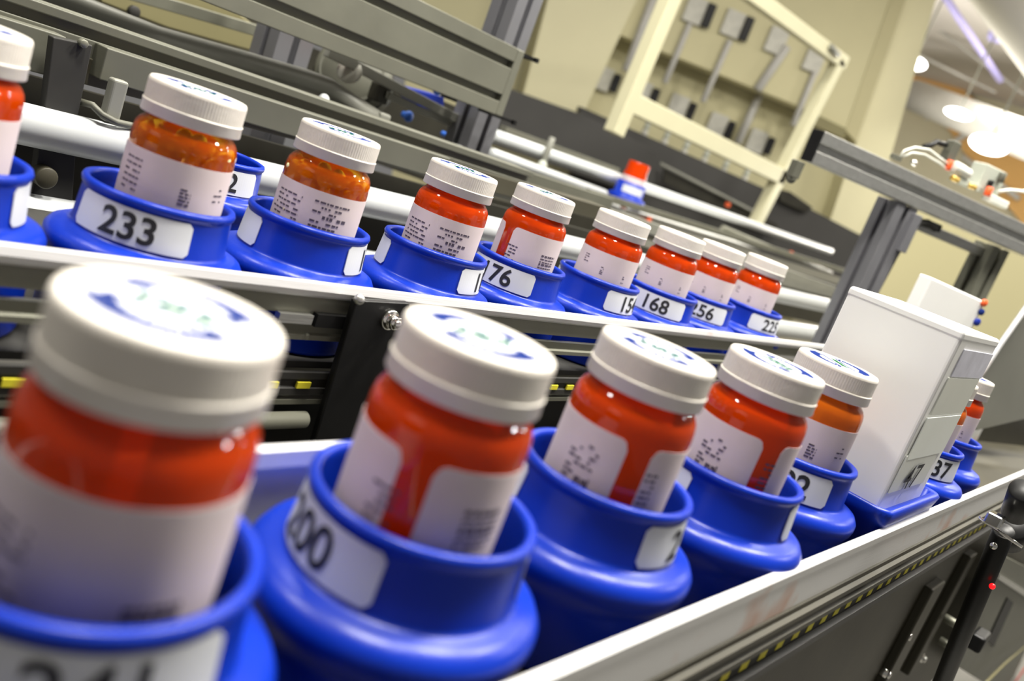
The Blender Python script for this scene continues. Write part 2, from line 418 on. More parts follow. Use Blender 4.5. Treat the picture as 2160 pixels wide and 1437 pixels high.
bottle('amber bottle with a printed label standing left of holder 76, no pills showing', (456.6, 422.4, ZB), 'lines', None, -33, turn=40)
bottle('amber bottle in holder 76, red gap down the left of its label', (562.2, 430.5, ZB), 'gap_right', -43, -31, turn=50)
bottle('amber bottle with a mostly blank label between holders 76 and 168', (671.0, 423.7, ZB), 'few', None, -33, turn=60, seal=False)
bottle('amber bottle standing in holder 168', (780.4, 424.9, ZB), 'few', None, -33, turn=70, seal=False)
bottle('amber bottle standing in holder 256', (882.8, 428.6, ZB), 'few', None, -33, turn=80, seal=False)
bottle('last amber bottle of the back line, in the holder tagged 22', (993.7, 424.8, ZB), 'few', None, -33, turn=80, seal=False)
holder('empty blue holder with tag ending 2, behind holder 233', (379, 592, RZB), 15, '192')

# ------------------------------------------------------------------ the tall white box in its tray
BX = (579, 688, 117, 190)
tr = thing('tray_holder', 'square blue tray holding the tall white box on the front line', 'holder', (634, 154, -188))
mb = MB()
def rring(x0, x1, y0, y1, z, c=6):
    p = []
    for cx, cy, a0 in ((x1-c, y1-c, 0), (x0+c, y1-c, 90), (x0+c, y0+c, 180), (x1-c, y0+c, 270)):
        for k in range(5): a = rad(a0+k*22.5); p.append(Vector((cx+c*math.cos(a), cy+c*math.sin(a), z)))
    return p
rings = [rring(585, 694, 122, 206, -187), rring(582, 698, 112, 210, -164), rring(576, 703, 109, 212, -145, 8), rring(572, 706, 107, 214, -136, 9), rring(573.5, 704, 109, 212, -134, 8),
         rring(577, 700, 113.5, 208, -135, 6), rring(577.5, 699, 114.5, 207, -148, 5)]
k = 20; vs = [p for r in rings for p in r]; fs = [(i*k+j, i*k+(j+1) % k, (i+1)*k+(j+1) % k, (i+1)*k+j) for i in range(len(rings)-1) for j in range(k)]
fs += [tuple(range(k))[::-1], tuple((len(rings)-1)*k+j for j in range(k))]
mb.add(vs, fs, True).build('tray', 'blue_plastic', tr)
bx = thing('white_box', 'tall white box with pale stickers standing in a square blue tray on the front line', 'box', (634, 154, -147.9))
mb = MB(); mb.box((BX[0], BX[2], -147.9), (BX[1], BX[3], -17.5)); mb.build('carton', 'white_box', bx, bevel=2.5)
mb = MB(); mb.box((BX[0]-.3, BX[2]-.3, -24), (BX[1]+.3, BX[3]+.3, -17.0)); mb.build('lid', 'white_box', bx, bevel=2.2)
def fsheet(x0, x1, z0, z1, m, nm='sticker', y=116.3, par=bx):
    return MB().box((x0, y, z0), (x1, y+.7, z1)).build(nm, m, par)
fsheet(596, 686, -46, -28, 'sticker_lilac').hide_render = False
fsheet(592, 682, -72, -47, 'sticker_clear')
fsheet(588, 680, -103, -74, 'sticker_pale', y=115.9)
fsheet(584, 668, -126, -100, 'sticker_clear', y=116.1)
vs, fs = text_mesh('47', 24, .2)
MB().add([(622+x*1.5, 115.2, -117+y) for x, y in vs], fs).build('printed_number', 'ink', bx)

# ------------------------------------------------------------------ conveyors
def rail_part(conv, name, y, sgn, ztop, x0, x1, inner=False):
    """outline in (outward, up); sgn = -1 when the outer face looks to the lens"""
    pr = [(0, 0), (-3.2, 0), (-3.2, -6), (-2.0, -28), (0, -28), (0, -7.4), (1.0, -6.2), (1.4, -1.2)]
    return MB().sweep(pr, (x0, y, ztop), (x1, y, ztop), (0, sgn, 0), (0, 0, 1)).build(name, 'rail_alu', conv)
fc = thing('conveyor', 'nearest conveyor line with bright aluminium side rails and a yellow dashed belt', 'conveyor', (700, 165, -200))
rail_part(fc, 'near_rail', 107, -1, -146.6, -150, 2600)
MB().sweep([(0, 0), (-5, 0), (-5, -6.5), (-1.5, -7.5), (-1.5, -60), (0, -60)], (-150, 222, -128.5), (2600, 222, -128.5), (0, 1, 0), (0, 0, 1)).build('far_rail', 'rail_alu', fc)
MB().box((-150, 111.5, -193), (2600, 219.5, -188)).build('bed', 'dark_olive', fc)
MB().sweep([(0, 0), (-2, 0), (-2, -3.5), (-4.5, -4.5), (-4.5, -8), (-1.5, -9), (-1.5, -12.5), (-4.5, -13.5), (-4.5, -17), (2, -17), (2, 0)], (-150, 107.5, -173.5), (2600, 107.5, -173.5), (0, 1, 0), (0, 0, 1)).build('grooved_channel', 'dark_olive', fc)
bl = MB().box((-150, 107.2, -204), (2600, 111.5, -190.6)).build('belt_strip', 'black_rubber', fc)
mb = MB(); x = 190
while x < 1150:
    z = -199.6 + random.uniform(-.5, .5); mb.box((x, 106.9, z-2.6), (x+9.5, 107.6, z+2.4)); x += 22.6
mb.build('belt_marking', 'yellow_mark', fc).parent = bl
MB().sweep([(0, 0), (-3.5, -1), (-3.5, -6), (0, -7), (8, -7), (8, 0)], (-150, 107, -204.2), (2600, 107, -204.2), (0, 1, 0), (0, 0, 1)).build('lower_edge', 'black_plastic', fc)
MB().sweep([(0, 0), (0, -9), (-4, -10), (-4, -14), (1, -15), (1, -330), (6, -330), (6, 0)], (-150, 120, -208), (2600, 120, -208), (0, 1, 0), (0, 0, 1)).build('side_panel', 'dark_olive', fc)
for px in ((1912, 1340), (1945, 1388), (1868, 1420)):
    p = at(px[0], px[1], 116); MB().rod(p+Y_*5, p-Y_*2.5, 6, 6).rod(p-Y_*2, p-Y_*5, 3.6, 16).build('bolt', 'chrome', fc)
for px, w in (((1965, 1240), 26), ((2040, 1175), 18)):
    p = at(px[0], px[1], 118); MB().box((p.x-w, 112, p.z-150), (p.x+w, 122, p.z+6)).build('mounting_plate', 'dark_olive', fc, bevel=2)
bc = thing('conveyor', 'middle conveyor line behind the nearest one, carrying holders 233 to 256', 'conveyor', (700, 420, -190))
MB().sweep([(0, 0), (-5, 0), (-5, -6), (-3, -9), (0, -7), (1, -4)], (-150, 371, -115.3), (1340, 371, -115.3), (0, -1, 0), (0, 0, 1)).build('near_rail', 'rail_alu', bc)
MB().sweep([(0, 0), (-3, 0), (-3, -13), (0, -13)], (-150, 374.5, -121.5), (1340, 374.5, -121.5), (0, -1, 0), (0, 0, 1)).build('rail_web', 'alu_grey', bc)
MB().sweep([(1, 0), (-3, 0), (-3, -10), (2, -10), (2, -7), (0, -6)], (-150, 374.5, -139.5), (1340, 374.5, -139.5), (0, -1, 0), (0, 0, 1)).build('lower_web', 'alu_grey', bc)
p = at(700, 665, 372); MB().box((at(668, 660, 372).x, 370, -140.5), (at(752, 660, 372).x, 376, -132.8)).build('slot_block', 'black_plastic', bc)
MB().box((at(590, 655, 372).x, 370.5, -139.5), (at(661, 660, 372).x, 375, -134)).build('slot_strip', 'alu', bc)
MB().box((-150, 380, -170), (1340, 626, -165.8)).build('bed', 'black_rubber', bc)
bl = MB().sweep([(0, 0), (-3, 0), (-3, -14), (0, -14), (0, -10), (-1.5, -9), (-1.5, -5), (0, -4)], (-150, 371, -169), (1340, 371, -169), (0, -1, 0), (0, 0, 1)).build('belt_strip', 'black_rubber', bc)
mb = MB(); x = 170
while x < 1100: mb.box((x, 370.2, -178.6), (x+9.5, 372, -174.8)); x += 22.6
mb.build('belt_marking', 'yellow_mark', bc).parent = bl
MB().box((-150, 371, -189), (1340, 379, -186)).rod((-150, 368, -197.5), (340, 368, -197.5), 5).build('tie_rod', 'grey_paint', bc)
MB().box((-150, 385, -420), (1340, 391, -186)).build('side_panel', 'black_plastic', bc)
br = thing('bracket_plate', 'black bracket plate with a chrome bolt under the middle conveyor, between two near bottles', 'bracket', (365, 362, -215))
MB().slab([at(752, 634, 363), at(866, 640, 363), at(850, 700, 363), at(742, 960, 363), at(655, 960, 363)], Vector((0, 5, 0))).build('plate', 'black_plastic', br, bevel=1)
p = at(824, 676, 361)
MB().rod(p+Y_*3, p-Y_*1, 6.5, 24).rod(p-Y_*1, p-Y_*6, 4.6, 6).rod(p-Y_*6, p-Y_*8, 2.6, 16).build('bolt', 'chrome', br)
p = at(758, 632, 361); MB().ball(p, 3.2, n=10).build('pin', 'alu', br)
# front white guide inside the front line (the pale strip below the far rail)
def pipe(label, y, z, r, x0, x1, m='white_tube', name='guide_tube', cat='tube', group=None, seg=32):
    return tag(MB().rod((x0, y, z), (x1, y, z), r, seg).build(name, m), label, cat, group)
pipe('thick upper white tube running behind the middle line of bottles', 663, -116.3, 14.7, 60, 2300)
pipe('lower white tube under the thick one, behind the middle line of holders', 663, -181.8, 17, 60, 2300)

# ------------------------------------------------------------------ slotted aluminium profile
def slot_prof(w, h, slots_side=1, slots_top=1, sw=8, sd=9):
    """closed outline of a T-slot bar, centred; w along side axis, h along up axis"""
    pts = []
    def edge(p, q, n):
        p = Vector(p); q = Vector(q); d = (q-p); L = d.length; d /= L; inn = Vector((-d.y, d.x))
        pts.append(tuple(p))
        for i in range(n):
            c = L*(i+.5)/n
            for t, e in ((-sw/2, 0), (-sw/2, 2), (-sw*.9, 2.2), (-sw*.9, sd), (sw*.9, sd), (sw*.9, 2.2), (sw/2, 2), (sw/2, 0)):
                pts.append(tuple(p+d*(c+t)+inn*e))
    a, b = w/2, h/2
    edge((-a, -b), (a, -b), slots_top); edge((a, -b), (a, b), slots_side); edge((a, b), (-a, b), slots_top); edge((-a, b), (-a, -b), slots_side)
    return pts
def slot_bar(p, q, w, h, side, up, ns=1, nt=1, sw=8, sd=9):
    return MB().sweep(slot_prof(w, h, ns, nt, sw, sd), p, q, side, up)

fr = thing('slotted_beam', 'wide double slotted aluminium beam crossing the top left of the picture', 'beam', (500, 822, 50))
slot_bar((-60, 822, 50), (884, 822, 50), 44, 86, Y_, Z, 2, 1, 9).build('profile', 'alu_grey', fr, bevel=.8)
MB().box((884.5, 800, 7), (898, 844, 93)).build('end_block', 'alu_grey', fr, bevel=1.5)
ps = thing('slotted_post', 'upright slotted aluminium post at the right end of the wide beam', 'post', (925, 868, -1200))
slot_bar((925, 868, -1200), (925, 868, 260), 46, 46, X, Y_, 1, 1, 9).build('profile', 'alu_lilac', ps, bevel=.8)
for z, lab in ((90, 'black cable tie round the post above the wide beam'), (4, 'black cable tie round the post below the wide beam')):
    mb = MB(); mb.sweep([(-52, -48), (26, -48), (26, 26), (-52, 26), (-52, 24.6), (24.6, 24.6), (24.6, -46.6), (-52, -46.6)], (925, 868, z), (925, 868, z+4), X, Y_)
    mb.box((943, 817, z-1), (949, 822, z+5)); tag(mb.build('cable_tie', 'black_plastic'), lab, 'cable tie', 'cable ties')

# -------- machinery behind the middle line, all running along the line
def bar(pa, pb, Yd, h, d, m, nm, lab, cat, group=None, prof=None):
    a = at(*pa, Yd); b = at(*pb, Yd); ax = (b-a).normalized()
    up = (Z - ax*Z.dot(ax)).normalized(); sd = Vector((ax.y, -ax.x, 0)).normalized()
    mb = MB()
    if prof == 'rod': mb.rod(a, b, h/2, 24)
    elif prof: mb = slot_bar(a, b, d, h, -sd, up, *prof)
    else: mb.sweep([(-d/2, -h/2), (d/2, -h/2), (d/2, h/2), (-d/2, h/2)], a, b, -sd, up)
    o = mb.build(nm, m, bevel=0 if prof == 'rod' else 1)
    return tag(o, lab, cat, group)
bar((-60, 20), (1090, 388), 720, 42, 40, 'grey_paint', 'machine_beam', 'long grey slotted machine beam running behind the caps of the middle line', 'beam', prof=(2, 1, 7, 6))
bar((-60, 78), (1260, 446), 712, 20, 30, 'dark_olive', 'machine_rail', 'dim olive rail just under the long grey machine beam', 'rail')
bar((205, 128), (930, 352), 690, 24, 20, 'grey_paint', 'cover_strip', 'grey cover strip right of the black upright plate, behind bottle 233', 'strip')
bar((-40, 70), (118, 116), 690, 30, 20, 'grey_paint', 'cover_strip', 'grey cover strip at the left edge, left of the black upright plate', 'strip')
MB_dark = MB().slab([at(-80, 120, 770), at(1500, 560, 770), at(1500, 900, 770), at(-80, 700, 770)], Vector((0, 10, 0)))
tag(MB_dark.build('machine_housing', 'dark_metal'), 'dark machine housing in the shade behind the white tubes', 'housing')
bp_ = thing('upright_plate', 'black upright plate with a small screw, crossing behind the thick white tube at the left', 'plate', at(128, 350, 668))
MB().slab([at(112, 78, 664), at(196, 96, 664), at(166, 240, 664), at(150, 470, 664), at(60, 470, 664), at(92, 240, 664)], Vector((0, 9, 0))).build('plate', 'black_rubber', bp_, bevel=1)
p = at(176, 92, 662); MB().rod(p+Y_*4, p-Y_*2, 3, 12).build('screw', 'alu_grey', bp_)
p = at(90, 370, 662); MB().rod(p+Y_*4, p-Y_*8, 8, 20).build('knob', 'dark_olive', bp_)
p = at(240, 212, 665); tag(MB().obox(p, X*6, Y_*5, Z*16).build('proximity_sensor', 'grey_light', bevel=2), 'small pale block on the dark housing left of the cap of bottle 233', 'sensor')
tag(MB().tube([at(170, 215, 668), at(195, 222, 660), at(215, 242, 655), at(245, 258, 655), at(290, 268, 660), at(340, 262, 668)], 2.6).build('cable', 'grey_paint'), 'thin grey cable looping above the thick white tube, left of bottle 233', 'cable')
# upper grey pipe with a kink, and pale rod beyond it
hz = thing('grey_pipe', 'thick grey pipe sloping from the upper left to a bend above the middle bottles', 'pipe', at(400, 100, 840))
MB().tube([at(-40, -75, 860), at(100, -8, 850), at(330, 82, 840), at(520, 134, 840), at(640, 168, 840), at(690, 186, 838), at(740, 220, 832), at(790, 252, 826)], 12, 20).build('pipe_run', 'grey_light', hz)
p = at(796, 256, 826); MB().obox(p, X*9, Y_*12, Z*12).build('end_fitting', 'grey_light', hz, bevel=3)
bar((800, 262), (972, 314), 850, 9, 9, 'white_tube', 'guide_rod', 'pale rod between the bent grey pipe and the slotted post', 'rod', prof='rod')
p = at(682, 213, 800); tag(MB().ball(p, 7, (1, .8, 1.1)).rod(p, p+Y_*14-Z*3, 4).build('round_knob', 'white_tube'), 'shiny white knob just under the grey pipe, above the second middle bottle', 'knob')
tag(MB().slab([at(190, -30, 1100), at(430, -30, 1100), at(548, 62, 1100), at(540, 110, 1100), at(352, 58, 1100), at(215, 5, 1100)], Vector((0, 12, 0))).build('cover_board', 'olive_panel', bevel=2), 'olive coloured panel with a dark hole, above the grey pipe at the upper left', 'panel')
p = at(283, 25, 1096); tag(MB().rod(p+Y_*5, p-Y_*3, 7, 16).build('rubber_plug', 'black_rubber'), 'dark round plug on the olive panel', 'plug')
bar((120, -60), (560, 70), 1050, 14, 14, 'alu_grey', 'machine_edge_bar', 'thin pale bar along the top of the olive panel', 'bar')
bar((-60, -22), (150, 30), 900, 40, 30, 'grey_paint', 'machine_beam', 'short grey beam in the top left corner above the long machine beam', 'beam')
p = at(78, 18, 880); tag(MB().rod(p+Y_*4, p-Y_*6, 7, 16).build('rubber_plug', 'black_rubber'), 'dark round plug on the beam in the top left corner', 'plug')
tag(MB().slab([at(140, 36, 905), at(240, 52, 905), at(300, 92, 905), at(180, 66, 905)], Vector((0, 8, 0))).build('blue_cover', 'blue_paint'), 'dull blue cover glimpsed under the grey pipe at the upper left', 'cover')
p0 = at(600, 80, 960); tag(slot_bar(Vector((p0.x, 960, p0.z-150)), Vector((p0.x, 960, p0.z+90)), 50, 50, X, Y_, 1, 1, 9).build('short_post', 'alu_lilac', bevel=.8), 'blurred upright slotted post under the wide beam, left of the motor', 'post')
# motor
mo = thing('motor', 'round grey motor with a pale face, behind the wide beam', 'motor', at(745, 165, 980))
c = at(752, 178, 980); ax = Vector((-.75, -.6, .28)).normalized()
MB().rod(c-ax*10, c+ax*50, 50, 40).rod(c+ax*50, c+ax*58, 42, 40).build('housing', 'grey_paint', mo)
MB().lathe([(44, 0), (52, 0), (53, 4), (44, 4)], c+ax*30, 40, ax).build('dark_ring', 'black_rubber', mo)
p = at(738, 152, 888); MB().rod(p, p+ax*6, 15, 32).build('end_cap', 'switch_white', mo)
p = at(710, 120, 900); MB().obox(p, X*9, Y_*4, Z*3).build('red_tab', 'orange_red', mo, bevel=1)
p = at(800, 196, 900); tag(MB().obox(p, X*11, Y_*9, Z*12).build('junction_box', 'dark_metal', bevel=3), 'small dark box right of the motor', 'box')
bar((690, 108), (985, 262), 885, 12, 10, 'grey_light', 'edge_strip', 'long thin pale strip just below the wide beam', 'strip')
tag(MB().slab([at(852, 184, 925), at(936, 206, 925), at(936, 240, 925), at(886, 228, 925)], Vector((0, 30, 0))).build('blue_guard', 'blue_paint'), 'deep blue wedge shaped guard below the wide beam', 'guard')
p = at(924, 190, 900); tag(MB().ball(p, 7).build('blue_button', 'blue_button'), 'blue knob touching the lower edge of the wide beam', 'knob')
p = at(862, 246, 960); tag(MB().ball(p, 8, (1, .6, 1)).rod(p, p+Y_*12, 5).build('blue_button', 'blue_button'), 'bright blue round button above the pale rod', 'button')
p = at(944, 286, 960); tag(MB().ball(p, 6, (1, .6, 1)).rod(p, p+Y_*12, 4).build('blue_button', 'blue_button'), 'faint blue button beside the lower part of the slotted post', 'button')
bar((815, 200), (985, 276), 890, 9, 10, 'grey_light', 'support_bar', 'pale support bar between the junction box and the slotted post', 'bar')
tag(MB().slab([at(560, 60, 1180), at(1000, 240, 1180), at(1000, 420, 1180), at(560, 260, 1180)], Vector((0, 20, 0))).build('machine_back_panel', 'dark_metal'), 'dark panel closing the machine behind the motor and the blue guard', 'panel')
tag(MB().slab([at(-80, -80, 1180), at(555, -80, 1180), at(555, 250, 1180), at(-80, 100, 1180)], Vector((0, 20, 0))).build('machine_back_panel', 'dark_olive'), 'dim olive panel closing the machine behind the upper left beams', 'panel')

# -------- far line with the lone bottle
FY = 1243
ls = thing('pill_bottle', 'lone capless amber bottle standing on the far conveyor', 'bottle', (1925, FY, -74))
e = Vector((1938, FY, 0)); zc = at(1352, 345, FY).z
MB().lathe([(.01, 0), (27, 0), (28, -2), (28, -26), (30, -32), (30, -70), (.01, -70)], (e.x, e.y, zc), 32).build('body', 'amber_plastic', ls)
MB().lathe([(30.2, -38), (30.2, -74)], (e.x, e.y, zc), 32).build('paper_label', 'paper', ls)
hd = thing('bottle_holder', 'blue holder under the lone bottle on the far conveyor', 'holder', (1938, FY, zc-112))
MB().lathe([(32, -60), (33.4, -52), (35.5, -52), (37.5, -54), (37.6, -84), (48, -88), (48, -96), (44, -112), (.01, -112)], (e.x, e.y, zc), 40).build('cup', 'blue_plastic', hd)
th = math.atan2(-.84, .54)
mb = MB(); wrap_rect(mb, 37.8, -30, 60, -78, -60, .5)
mm = Matrix.Rotation(th, 3, 'Z'); mb.v = [mm @ v + Vector((e.x, e.y, zc)) for v in mb.v]; mb.build('number_tag', 'tag_paper', hd)
fcv = thing('conveyor', 'far conveyor with a white belt, carrying the lone bottle', 'conveyor', (2200, FY, zc-130))
zt = zc-112
MB().box((1880, FY-50, zt-6), (2700, FY+50, zt-1)).build('belt', 'white_box', fcv)
MB().box((1860, FY-58, zt-34), (3600, FY-50.5, zt-7)).build('side_rail', 'alu', fcv)
MB().box((1860, FY-56, zt-90), (3600, FY-48, zt-60)).build('lower_rail', 'grey_light', fcv)
MB().box((1380, FY-46, zt-200), (3600, FY+50, zt-62)).build('frame_box', 'dark_metal', fcv)
MB().slab([at(1205, 395, FY-60), at(1285, 425, FY-60), at(1262, 520, FY-60), at(1180, 500, FY-60)], Vector((0, 30, 0))).build('end_plate', 'dark_metal', fcv)
def fbar(pa, pb, Yd, r, m, lab, nm='guide_tube', cat='tube', grp=None): return bar(pa, pb, Yd, r*2, r*2, m, nm, lab, cat, grp, 'rod')
fbar((1040, 285), (1752, 531), 1300, 13, 'white_tube', 'long pale tube crossing behind the lone bottle on the far conveyor')
fbar((1035, 322), (1275, 409), 1243, 10, 'white_tube', 'shorter pale tube left of the lone bottle, under the long one')
fbar((1524, 481), (1752, 576), 1200, 8, 'alu_grey', 'thin pale rail low beside the far conveyor, ending near the right post', 'guide_rail', 'rail')
bar((1250, 440), (1790, 622), 900, 22, 16, 'grey_light', 'support_beam', 'pale grey beam seen above the last caps of the middle line', 'beam')
bar((1240, 405), (1800, 578), 1180, 16, 16, 'alu_grey', 'support_beam', 'narrow grey beam right behind the far conveyor belt', 'beam')
bar((950, 330), (1280, 432), 860, 26, 20, 'grey_paint', 'support_beam', 'dull grey beam between the slotted post and the dark end plate', 'beam')
bar((1060, 275), (1300, 362), 1500, 22, 20, 'alu_grey', 'support_beam', 'grey beam running just above the long pale tube', 'beam')
pg = thing('clamp_peg', 'upright pale peg clamped on the long pale tube', 'peg', at(1150, 345, 1285))
MB().rod(at(1140, 358, 1280), at(1166, 290, 1280), 7.5, 16).build('peg', 'grey_light', pg)
MB().ball(at(1143, 350, 1276), 13, (1, .8, 1), 10).build('clamp', 'valve_grey', pg)
for px, lab in (((1176, 392), 'small pale fitting right of the upright peg'), ((1255, 417), 'pale hooked fitting on the dark end plate')):
    p = at(px[0], px[1], 1170); tag(MB().rod(p-X*14, p+X*10, 6).ball(p+X*12+Z*3, 8, n=8).build('tube_fitting', 'alu', None), lab, 'fitting', 'small fittings by the far conveyor')
for px, lab in (((1316, 433), 'small red part under the belt below the lone bottle'), ((1367, 465), 'small red part right of the first one under the far belt')):
    p = at(px[0], px[1], 1180); tag(MB().obox(p, X*8, Y_*5, Z*8).build('red_stop', 'orange_red', bevel=2), lab, 'stop', 'red parts on the far machinery')
p = at(1535, 432, 1700); tag(MB().obox(p, X*14, Y_*6, Z*9).build('red_stop', 'orange_red', bevel=2), 'red part on the dark machine below the cream frame', 'stop', 'red parts on the far machinery')
p = at(1669, 533, 1190); tag(MB().obox(p, X*6, Y_*4, Z*5).build('red_stop', 'orange_red', bevel=1), 'tiny red part on the thin rail near the right post', 'stop', 'red parts on the far machinery')

# -------- cream wall unit far behind
WP = AP((1300, 300), 4700, 133); K = 1.62
def wp(off): return (WP[0]-WP[1]*off*K, WP[1])            # off = towards the lens
def wslab(px, off, th, m, nm, lab=None, cat=None, parent=None, bevel=0, group=None, kind=None):
    P = wp(off); n = P[1]
    if n.dot(F) < 0: n = -n
    o = MB().slab([onp(a, b, P) for a, b in px], n*th*K).build(nm, m, parent, bevel=bevel)
    if lab: tag(o, lab, cat, group, kind)
    return o
sgn = 1 if WP[1].dot(F) > 0 else -1
o = wslab([(900, -150), (1990, -150), (1640, 760), (800, 560)], 0, 60, 'beige', 'wall_back', kind='structure')
wslab([(1985, -40), (1925, -60), (1700, 620), (1790, 640)], 70, 120, 'beige_light', 'wall_column', kind='structure')
wslab([(1170, -60), (1372, -60), (1226, 250), (1100, 210)], 150, 140, 'beige_light', 'cabinet_panel', 'light beige cabinet side right of the slotted post', 'cabinet', bevel=4)
cb = thing('wall_cabinet', 'large beige cabinet with rows of switch plates, behind the cream frame', 'cabinet', onp(1500, 200, WP))
wslab([(1330, -80), (1905, -80), (1787, 277), (1693, 228), (1500, 150), (1297, 70)], 110, 105, 'beige', 'upper_front', parent=cb, bevel=3)
wslab([(1784, 275), (1905, -80), (1935, -70), (1806, 300)], 112, 20, 'beige_dark', 'edge_trim', parent=cb)
def sw(px, nm, m, w, h, off, lab, grp, hole=None):
    P = wp(off); c = onp(px[0], px[1], P); a = Vector((WP[1].y, -WP[1].x, 0)).normalized(); n = WP[1]*sgn
    if a.dot(R) < 0: a = -a
    t = thing(nm, lab, 'switch', c, grp)
    w *= K; h *= K; hole = tuple(v*K for v in hole) if hole else None
    MB().obox(c, a*w, n*8, Z*h).build('plate', m, t, bevel=3)
    if hole: q = c+a*hole[0]-n*12; MB().obox(q, a*hole[1], n*8, Z*hole[2]).build('dark_window', 'black_plastic', t, bevel=3)
    return t
rows = [((1466, 22), 118, 'first', 'upper'), ((1546, 50), 118, 'second', 'upper'), ((1638, 86), 118, 'third', 'upper'), ((1718, 125), 118, 'fourth', 'upper')]
for i, (px, off, w, r) in enumerate(rows):
    sw(px, 'switch_box', 'switch_white', 30, 38, off, 'white switch box, %s from the left in the upper row on the beige cabinet' % w, 'switch boxes on the beige cabinet', (44, 13, 36) if i < 2 else None)
for px, w in (((1270, 165), 'first'), ((1352, 195), 'second'), ((1430, 225), 'third'), ((1512, 264), 'fourth'), ((1596, 298), 'fifth')):
    sw(px, 'switch_box', 'switch_white', 30, 36, 14, 'white switch box, %s from the left in the lower row on the beige cabinet' % w, 'switch boxes on the beige cabinet', (44, 12, 28))
cd = [((1455, 50), (1402, 175), 'first'), ((1540, 85), (1482, 215), 'second'), ((1660, 98), (1597, 190), 'third'), ((1720, 150), (1672, 265), 'fourth')]
for a, b, w in cd:
    P = wp(120); tag(MB().rod(onp(*a, P), onp(*b, P), 15 if w != 'third' else 23, 12).build('conduit', 'conduit'), 'thin grey conduit, %s from the left, hanging from the upper switch boxes' % w, 'conduit', 'conduits on the beige cabinet')
for a, b, w in [((1380, -10), (1320, 150), 'leftmost'), ((1602, 200), (1556, 302), 'rightmost')]:
    P = wp(30 if w == 'rightmost' else 125); tag(MB().rod(onp(*a, P), onp(*b, P), 21, 12).build('conduit', 'conduit'), 'grey conduit, %s of the conduits on the beige cabinet' % w, 'conduit', 'conduits on the beige cabinet')
for i, px in enumerate(((1360, 279), (1402, 298), (1443, 320), (1485, 338), (1526, 360), (1570, 377))):
    P = wp(190); p = onp(px[0], px[1], P); t = thing('nozzle', 'pale nozzle, number %s from the left under the cream frame' % ('one', 'two', 'three', 'four', 'five', 'six')[i], 'nozzle', p, 'nozzles under the cream frame')
    MB().rod(p+Z*52, p+Z*10, 14, 16).build('body', 'valve_grey', t); MB().rod(p+Z*10, p-Z*20, 17, 14).build('tip', 'switch_white', t)
# dark counter and dark machine under it
o = wslab([(1040, 174), (1230, 242), (1385, 320), (1375, 420), (1020, 300), (1000, 240)], 330, 40, 'charcoal', 'dark_cabinet', 'charcoal cabinet with a rounded corner behind the lone bottle', 'cabinet', bevel=4)
wslab([(1225, 225), (1704, 438), (1900, 540), (1880, 720), (1180, 560)], 240, 60, 'charcoal', 'dark_counter', 'long charcoal counter running below the beige cabinet', 'counter')
P = wp(300); a, b = onp(1392, 345, P), onp(1600, 452, P); tag(MB().rod(a, b, 8, 12).build('edge_rail', 'grey_light'), 'thin grey rail right of the charcoal cabinet corner', 'rail')
wslab([(1400, 356), (1640, 474), (1640, 500), (1400, 385)], 288, 10, 'dark_metal', 'drawer_front', 'dark drawer front under the thin grey rail', 'drawer')
for q, lab in (([(1640, 398), (1668, 405), (1715, 438), (1700, 450), (1645, 425)], 'small dark object lying on the charcoal counter beside the cream frame'),):
    wslab(q, 260, 30, 'dark_metal', 'tool_holder', lab, 'object', bevel=4)
for q, lab in (([(1720, 240), (1786, 272), (1778, 292), (1712, 262)], 'brown strip painted as ledge shadow at the right end of the beige cabinet'),):
    wslab(q, 125, 20, 'olive_panel', 'shade_strip', lab, 'shade_strip')  # brown sheet whose colour stands in for the shadow under the cabinet ledge
# cream frame standing in front
FP = YP(1650)
cf = thing('support_stand', 'tall cream painted metal frame standing before the beige cabinet', 'frame', at(1500, 420, 1650))
def fp(a, b, w, nm, d=22):
    p, q = at(*a, 1650), at(*b, 1650); ax = (q-p).normalized(); sd = ax.cross(Y_).normalized()
    MB().sweep([(-w/2, -d), (w/2, -d), (w/2, d), (-w/2, d)], p, q, sd, Y_).build(nm, 'frame_cream', cf, bevel=4)
fp((1425, -30), (1294, 282), 60, 'left_leg'); fp((1770, 125), (1592, 472), 60, 'right_leg')
fp((1575, -18), (1778, 132), 52, 'top_rail'); fp((1330, 216), (1650, 374), 62, 'lower_rail')
MB().rod(at(1752, 98, 1620), at(1768, 116, 1620), 12, 10).build('hinge', 'grey_light', cf)

# ------------------------------------------------------------------ right hand gantry
GP = AP((1704, 334), 1250, 116); ga = Vector((math.sin(rad(116)), math.cos(rad(116)), 0)); gn = Vector((-ga.y, ga.x, 0))
if gn.dot(F) < 0: gn = -gn
g0 = onp(1704, 334, GP)
def gpt(s, z, d=0): return Vector((g0.x, g0.y, 0))+ga*s+gn*d+Z*z
gb = thing('slotted_beam', 'bright slotted aluminium beam at the right, carrying the air valves', 'beam', gpt(250, 100))
slot_bar(gpt(9, 122.5, 10), gpt(640, 122.5, 10), 22, 45, gn, Z, 1, 0, 11, 8).build('profile', 'alu', gb, bevel=1)
MB().obox(gpt(7, 122.5, 10), ga*2, gn*11, Z*22.5).build('end_cap', 'black_plastic', gb, bevel=1)
gp_ = thing('slotted_post', 'upright slotted aluminium post under the bright beam', 'post', gpt(232, -1200, 22))
slot_bar(gpt(218, -1200, 24), gpt(218, 99, 24), 44, 44, ga, gn, 1, 1, 9, 9).build('profile', 'alu_lilac', gp_, bevel=1)
gp2 = thing('slotted_post', 'dark slotted post at the right edge, under the bright beam', 'post', gpt(470, -1200, 22))
slot_bar(gpt(474, -1200, 40), gpt(474, 98, 40), 40, 40, ga, gn, 1, 1, 9, 9).build('profile', 'alu_grey', gp2, bevel=1)
